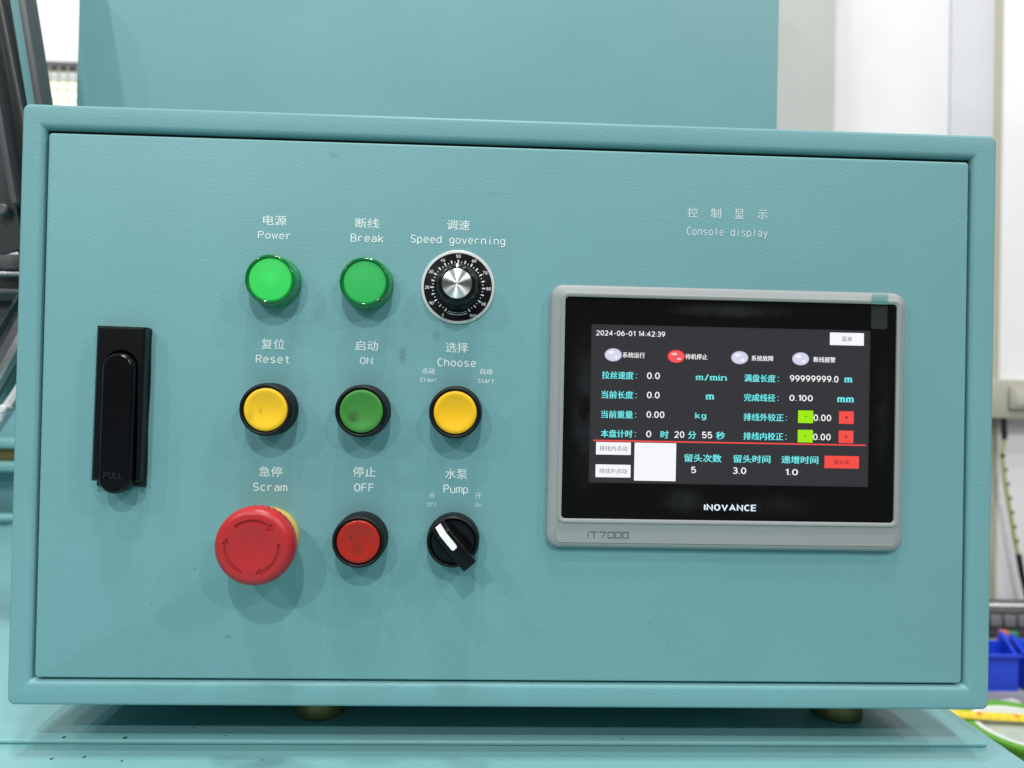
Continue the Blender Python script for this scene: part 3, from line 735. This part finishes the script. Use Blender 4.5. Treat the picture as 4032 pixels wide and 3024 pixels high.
# ---- pump selector
x, z = 221.1, 77.2
sp = obj('selector_switch', lathe([(14.0, 0), (14.1, -1.2), (13.9, -3.0), (13.5, -3.3), (13.5, -4.2), (13.9, -4.6), (13.9, -8.8), (13.3, -10.0), (12.6, -10.4), (12.1, -10.1), (11.9, -9), (11.8, -7.5), (0, -7.5)]), M_black, CB, (x, 0, z), label='black two position selector with a white pointer under Pump')
obj('turning_disc', lathe([(11.6, -7), (11.6, -8.8), (11.2, -9.2), (0, -9.2)]), M_blackgloss, sp, (x, 0, z))
A_ = math.radians(131)                                 # pointer towards Off, upper left
du = Vector((math.cos(A_), 0, math.sin(A_))); dv = Vector((-math.sin(A_), 0, math.cos(A_)))
side = [(12.2, -9), (12.2, -12.0), (7.2, -17.5), (-14.6, -19.3), (-14.6, -11.5), (-13.2, -9)]
bm = bmesh.new()
L_ = [bm.verts.new(du * u + dv * 4.1 + Vector((0, y, 0))) for u, y in side]; R_ = [bm.verts.new(du * u - dv * 4.1 + Vector((0, y, 0))) for u, y in side]
bm.faces.new(L_); bm.faces.new(R_)
for i in range(len(side)): bm.faces.new((L_[i], L_[(i + 1) % 6], R_[(i + 1) % 6], R_[i]))
bmesh.ops.bevel(bm, geom=list(bm.edges), offset=.6, segments=3, profile=.5, affect='EDGES')
obj('lever', bm, M_lever, sp, (x, 0, z))
bm = bmesh.new(); wv_ = 1.75
P = [(11.9, -12.55), (7.25, -17.62), (-1.6, -18.45), (-2.6, -18.53)]
wid = [wv_ * .95, wv_, wv_, wv_ * .72]
A = [bm.verts.new(du * u + dv * w + Vector((0, y, 0))) for (u, y), w in zip(P, wid)]; B = [bm.verts.new(du * u - dv * w + Vector((0, y, 0))) for (u, y), w in zip(P, wid)]
for i in range(3): bm.faces.new((A[i], A[i + 1], B[i + 1], B[i]))
obj('white_pointer', bm, mat('white_pointer_inlay', (.80, .81, .81), .4), sp, (x, 0, z), smooth=0)
for s in (1, -1):
    pts = []
    for k in range(17):
        a = A_ + s * (math.radians(32) + math.radians(116) * k / 16); pts.append((10.4 * math.cos(a), 10.4 * math.sin(a)))
    obj('half_disc', prism(pts, -9.1, -9.9, .3), M_blackgloss, sp, (x, 0, z))

# ---- door handle
hx, hz = 43.6, 146
hd_ = tag(link(bpy.data.objects.new('door_handle', None), CB, (hx, 0, hz)), 'black rectangular pull lever door lock marked PULL')
def hobj(name, bm, m, smooth=35):
    o = obj(name, bm, m, hd_, (hx, 0, hz), smooth)
    return o
# gasket, slightly wavy rubber edge
gp = []
for i in range(41): gp.append((13.5 + .2 * math.sin(i * .3) - .25, -43.4 + 84.5 * i / 40))
gp += [(-12.6, 41.1), (-12.6, -43.4)]
hobj('gasket', prism(gp, 0, -1.1, .3), M_blackmatt)
xl, xr, zt, zb_ = -12.3, 12.9, 41.6, -40.0
sl, sr = -7.2, 10.2; cx_ = (sl + sr) / 2; rr = (sr - sl) / 2; ztop = 29.3 - rr
U_ = [(xl, zb_), (sl, zb_), (sl, ztop)] + [(cx_ + rr * math.cos(PI - PI * k / 20), ztop + rr * math.sin(PI - PI * k / 20)) for k in range(1, 20)] + [(sr, ztop), (sr, zb_), (xr, zb_), (xr, zt), (xl, zt)]
hobj('handle_base', prism(U_, -1.1, -8.0, 1.9, 1), mat('handle_base_plastic', (0.005, 0.005, 0.006), 0.30, spec=.4))
hobj('base_floor', box(xl + 1, -3.0, zb_ + 1, xr - 1, -1.2, zt - 2), M_blackmatt)
lw = 8.3; lc = 1.5
def stad(w, zt_, zb2_): return [(lc + w * math.cos(PI * k / 16), zt_ - w + w * math.sin(PI * k / 16)) for k in range(17)] + [(lc + w * math.cos(PI + PI * k / 16), zb2_ + w + w * math.sin(PI + PI * k / 16)) for k in range(17)]
lv = loft([(stad(lw, 27.6, -46.2), -3.2), (stad(lw, 27.6, -46.2), -9.5), (stad(lw - .5, 27.1, -45.7), -11.2), (stad(lw - 1.4, 26.2, -44.8), -12.0)], True, True)
hobj('pull_lever', lv, mat('glossy_lever_plastic', (0.003, 0.003, 0.004), 0.25, spec=.35))
text_bm_ = text_bm([('PULL', lc, -36.2, 9.6, 3.3, 0.0, None)], -12.12)
hobj('pull_lettering', text_bm_, M_pull, 0)
hd_.rotation_euler = (0, math.radians(0.75), 0)

# ---- touch screen
TS = tag(link(bpy.data.objects.new('touch_screen', None), CB, (369.5, 0, 145)), 'grey framed touch screen showing rows of readings in cyan and white')
gx0, gz0, gx1, gz1 = 279.0, 89.5, 462.1, 209.6
bx0, bz0, bx1, bz1 = 271.2, 73.5, 467.9, 216.2
L = [(rrect(bx0, bz0, bx1, bz1, 7, 8), 0), (rrect(bx0, bz0, bx1, bz1, 7, 8), -2.2), (rrect(bx0 + .3, bz0 + .3, bx1 - .3, bz1 - .3, 6.8, 8), -3.0),
     (rrect(bx0 + 1.0, bz0 + 1.0, bx1 - 1.0, bz1 - 1.0, 6.2, 8), -3.7), (rrect(bx0 + 2.2, bz0 + 2.4, bx1 - 2.2, bz1 - 2.4, 5.2, 8), -4.2),
     (rrect(gx0 - 2.4, gz0 - 2.4, gx1 + 2.4, gz1 + 2.2, 4, 8), -4.9), (rrect(gx0 - 1.9, gz0 - 1.9, gx1 + 1.9, gz1 + 1.8, 3.6, 8), -5.5),
     (rrect(gx0 - .7, gz0 - .7, gx1 + .7, gz1 + .7, 2.6, 8), -5.6), (rrect(gx0, gz0, gx1, gz1, 2.2, 8), -5.2), (rrect(gx0, gz0, gx1, gz1, 2.2, 8), -3.8)]
obj('screen_frame', loft(L), M_greybezel, TS)
obj('patterned_strip', prism(rrect(276.5, 76.6, 463.5, 86.6, 2.5, 5), -3.6, -4.62, .15, 1), M_knurl, TS)
YG = -4.3
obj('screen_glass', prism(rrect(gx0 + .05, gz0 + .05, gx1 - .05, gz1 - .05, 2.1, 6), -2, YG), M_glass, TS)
YD = YG - .05
# active display: (293.x .. 447.x) wide, 108.9..194.8 high
dx0, dz0 = 293.6, 109.0; dx1, dz1 = dx0 + 154.1, dz0 + 85.9
obj('display', quad_sheet([(dx0, dz0, dx1, dz1)], YD), emit('dark_display_glow', (0.030, 0.030, 0.037), .8), TS, smooth=0)
obj('display_image', quad_sheet([(dx0 + 1.2, dz0 + .8, dx1 - 1.2, dz1 - .9)], YD - .03), emit('display_background', (0.034, 0.033, 0.040), .85), TS, smooth=0)
YE = YD - .07
E_w = emit('white_pixels', (.95, .96, .97)); E_c = emit('cyan_pixels', (.16, .83, .84)); E_card = emit('white_button_pixels', (.92, .92, .98))
E_red = emit('red_pixels', (.92, .075, .06)); E_green = emit('lime_pixels', (.34, .83, .0)); E_dk = emit('dark_text_pixels', (.09, .09, .13)); E_dr = emit('dark_red_text', (.20, .01, .01)); E_dg = emit('dark_green_text', (.05, .22, .0))
def st(s, cx, cz, w, h, m=E_w, bold=.02, name='reading', y=YE): return text_obj(name, [(s, cx, cz, w, h, bold, None)], y, m, TS, serif=(m is E_c))
st('2024-06-01 14:42:39', 314.9, 190.4, 37.9, 3.1, name='date_and_time')
def panel(name, cx, cz, w, h, m, txt=None, tm=E_dk, tw=0, th=2.8, y=YE):
    o = obj(name, prism(rrect(cx - w / 2, cz - h / 2, cx + w / 2, cz + h / 2, .2, 1), YD - .02, y), m, TS, smooth=0)
    if txt: text_obj('key_lettering', [(txt, cx, cz, tw, th, .0, None)], y - .05, tm, TS)
    return o
panel('screen_key', 434.6, 190.0, 19.0, 6.9, E_card, '菜单', E_dk, 5.8)
for k, (cx, cz) in enumerate(((305.7, 178.5), (340.2, 178.4), (375.2, 178.5), (409.0, 178.6))):
    rd = k == 1
    def ell(rx, rz, y, ox=0, oz=0):
        return prism([(cx + ox + rx * math.cos(2 * PI * i / 32), cz + oz + rz * math.sin(2 * PI * i / 32)) for i in range(32)], YD - .02, y)
    c1, c2, c3 = ((.70, .03, .04), (.92, .10, .10), (1, .55, .55)) if rd else ((.42, .43, .60), (.66, .68, .84), (.92, .93, 1))
    n = 'red' if rd else 'lavender'
    g = lambda s, c: bpy.data.materials.get(n + s) or emit(n + s, c)
    o = obj('status_light', ell(4.75, 3.6, YE), g('_rim', c1), TS, smooth=0, label='red oval status light on the screen' if rd else None)
    obj('status_light_face', ell(4.3, 3.2, YE - .04), g('_face', c2), TS, smooth=0)
    obj('status_light_glint', ell(1.6, .7, YE - .08, -1.2, 1.3), g('_glint', c3), TS, smooth=0)
    obj('status_light_glint', ell(1.1, .6, YE - .08, 1.6, -1.3), g('_glint', c3), TS, smooth=0)
for s, cx, cz in (('系统运行', 316.9, 178.6), ('待机停止', 351.3, 178.5), ('系统故障', 387.8, 178.4), ('断线报警', 422.3, 178.4)):
    st(s, cx, cz, 12.2, 3.0, name='status_name')
Z_ = (167.5, 156.9, 146.2, 135.8)
for s, cx, w, z_ in (('拉丝速度', 308.4, 17.4, 0), ('当前长度', 308.4, 17.4, 1), ('当前重量', 308.4, 17.4, 2), ('本盘计时', 308.4, 17.4, 3),
                     ('满盘长度', 386.6, 17.4, 0), ('完成线径', 386.6, 17.4, 1), ('排线外较正', 389.0, 22.2, 2), ('排线内校正', 389.0, 22.2, 3)):
    st(s, cx, Z_[z_], w, 4.2, E_c, .03, 'field_name')
    st(':', cx + w / 2 + 1.5, Z_[z_] - .3, .62, 2.4, E_c, .03, 'field_name')
st('0.0', 327.9, 167.6, 7.1, 3.6); st('0.0', 328.0, 157.1, 7.0, 3.6); st('0.00', 329.4, 146.5, 9.8, 3.6)
st('0', 325.9, 135.9, 2.8, 3.6); st('20', 342.6, 135.9, 5.7, 3.6); st('55', 358.0, 135.9, 5.6, 3.6)
for s, cx, w in (('时', 334.6, 4.5), ('分', 349.7, 4.6), ('秒', 365.3, 5.0)): st(s, cx, 135.8, w, 4.2, E_c, .03, 'unit')
st('m/min', 359.7, 167.3, 17.6, 3.5, E_c, .03, 'unit'); st('m', 359.1, 156.7, 4.9, 2.7, E_c, .04, 'unit'); st('kg', 354.1, 145.9, 6.4, 4.0, E_c, .03, 'unit')
st('99999999.0', 416.7, 167.8, 27.0, 3.6); st('m', 435.7, 167.6, 4.7, 2.7, E_c, .04, 'unit')
st('0.100', 409.6, 157.2, 13.0, 3.6); st('mm', 434.3, 156.7, 9.6, 2.7, E_c, .04, 'unit')
st('0.00', 421.6, 146.5, 9.9, 3.6); st('0.00', 421.5, 136.0, 9.9, 3.6)
for z_ in (146.9, 136.3):
    panel('screen_key', 412.3, z_, 8.4, 6.9, E_green, '-', E_dg, 1.4, .35)
    panel('screen_key', 435.0, z_, 8.2, 6.9, E_red, '+', E_dr, 2.0, 2.0)
panel('divider_line', 370.9, 131.9, 150.5, .75, E_red)
panel('screen_key', 306.8, 127.7, 19.0, 6.8, E_card, '排线内点动', E_dk, 15.2, 2.8)
panel('screen_key', 306.8, 115.5, 19.1, 6.9, E_card, '排线外点动', E_dk, 15.2, 2.8)
panel('white_square', 329.7, 120.8, 22.8, 20.6, E_card)
for s, cx in (('留头次数', 355.9), ('留头时间', 382.9), ('递增时间', 409.5)): st(s, cx, 123.3, 20.6, 4.3, E_c, .03, 'field_name')
st('5', 350.9, 116.8, 2.7, 3.5); st('3.0', 376.2, 116.8, 7.4, 3.6); st('1.0', 405.1, 116.6, 7.0, 3.6)
panel('screen_key', 432.8, 122.4, 19.2, 6.8, E_red, '留头关', E_dr, 8.6, 2.7)
text_obj('maker_name', [('INOVANCE', 371.3, 96.6, 28.7, 4.3, .035, None)], YG - .1, M_brand, TS)
# moulded type number in square strokes
bm = bmesh.new()
def stroke(x0, z0, x1, z1, w=.5):
    a, b2 = Vector((x0, 0, z0)), Vector((x1, 0, z1)); d = (b2 - a).normalized(); n_ = Vector((-d.z, 0, d.x)) * w / 2; a -= d * w / 2; b2 += d * w / 2
    bm.faces.new([bm.verts.new(Vector((p.x, YN, p.z))) for p in (a - n_, b2 - n_, b2 + n_, a + n_)])
YN = -4.72
bz, tz, xx = 79.4, 82.4, 293.9
stroke(xx, bz, xx, tz); xx += 1.4
stroke(xx, tz, xx + 3.6, tz); stroke(xx + 1.8, tz, xx + 1.8, bz); xx += 4.9
stroke(xx, tz, xx + 3.2, tz); stroke(xx + 3.2, tz, xx + 1.2, bz); xx += 4.5
for k in range(3):
    stroke(xx, bz, xx, tz); stroke(xx + 3.0, bz, xx + 3.0, tz); stroke(xx, bz, xx + 3.0, bz); stroke(xx, tz, xx + 3.0, tz); xx += 4.0
for i, f in enumerate(bm.faces):
    for v in f.verts: v.co.y -= .004 * i
obj('type_number', bm, M_greydark, TS, smooth=0)
# left over protective film tab in the corner
m, nt, b = nodes('thin_film')
b.inputs['Base Color'].default_value = (.22, .26, .25, 1); b.inputs['Roughness'].default_value = .25; b.inputs['Alpha'].default_value = .06
mm2 = mat('green_tab_film', (.10, .38, .34), .35); mm2.node_tree.nodes['Principled BSDF'].inputs['Alpha'].default_value = .38
obj('film_strip', prism(rrect(448.0, 196.0, 457.0, 209.4, 1.2, 4), YG - .1, YG - .25), m, TS)
obj('film_tab', prism(rrect(447.6, 209.4, 456.6, 215.0, .5, 3), -5.7, -5.85), mm2, TS)

# the right-hand things sit a little higher than the first measure
for o, dz in ((bench, 12), (rl, 17), (tray, 16), (tk, 18), (cb, 18), (tub, 10), (tp, 10)): o.location.z += dz * U
for o in COL.objects:
    if o.parent is None and o.name.split('.')[0] in ('storage_bin', 'paper_scrap'): o.location.z += 12 * U
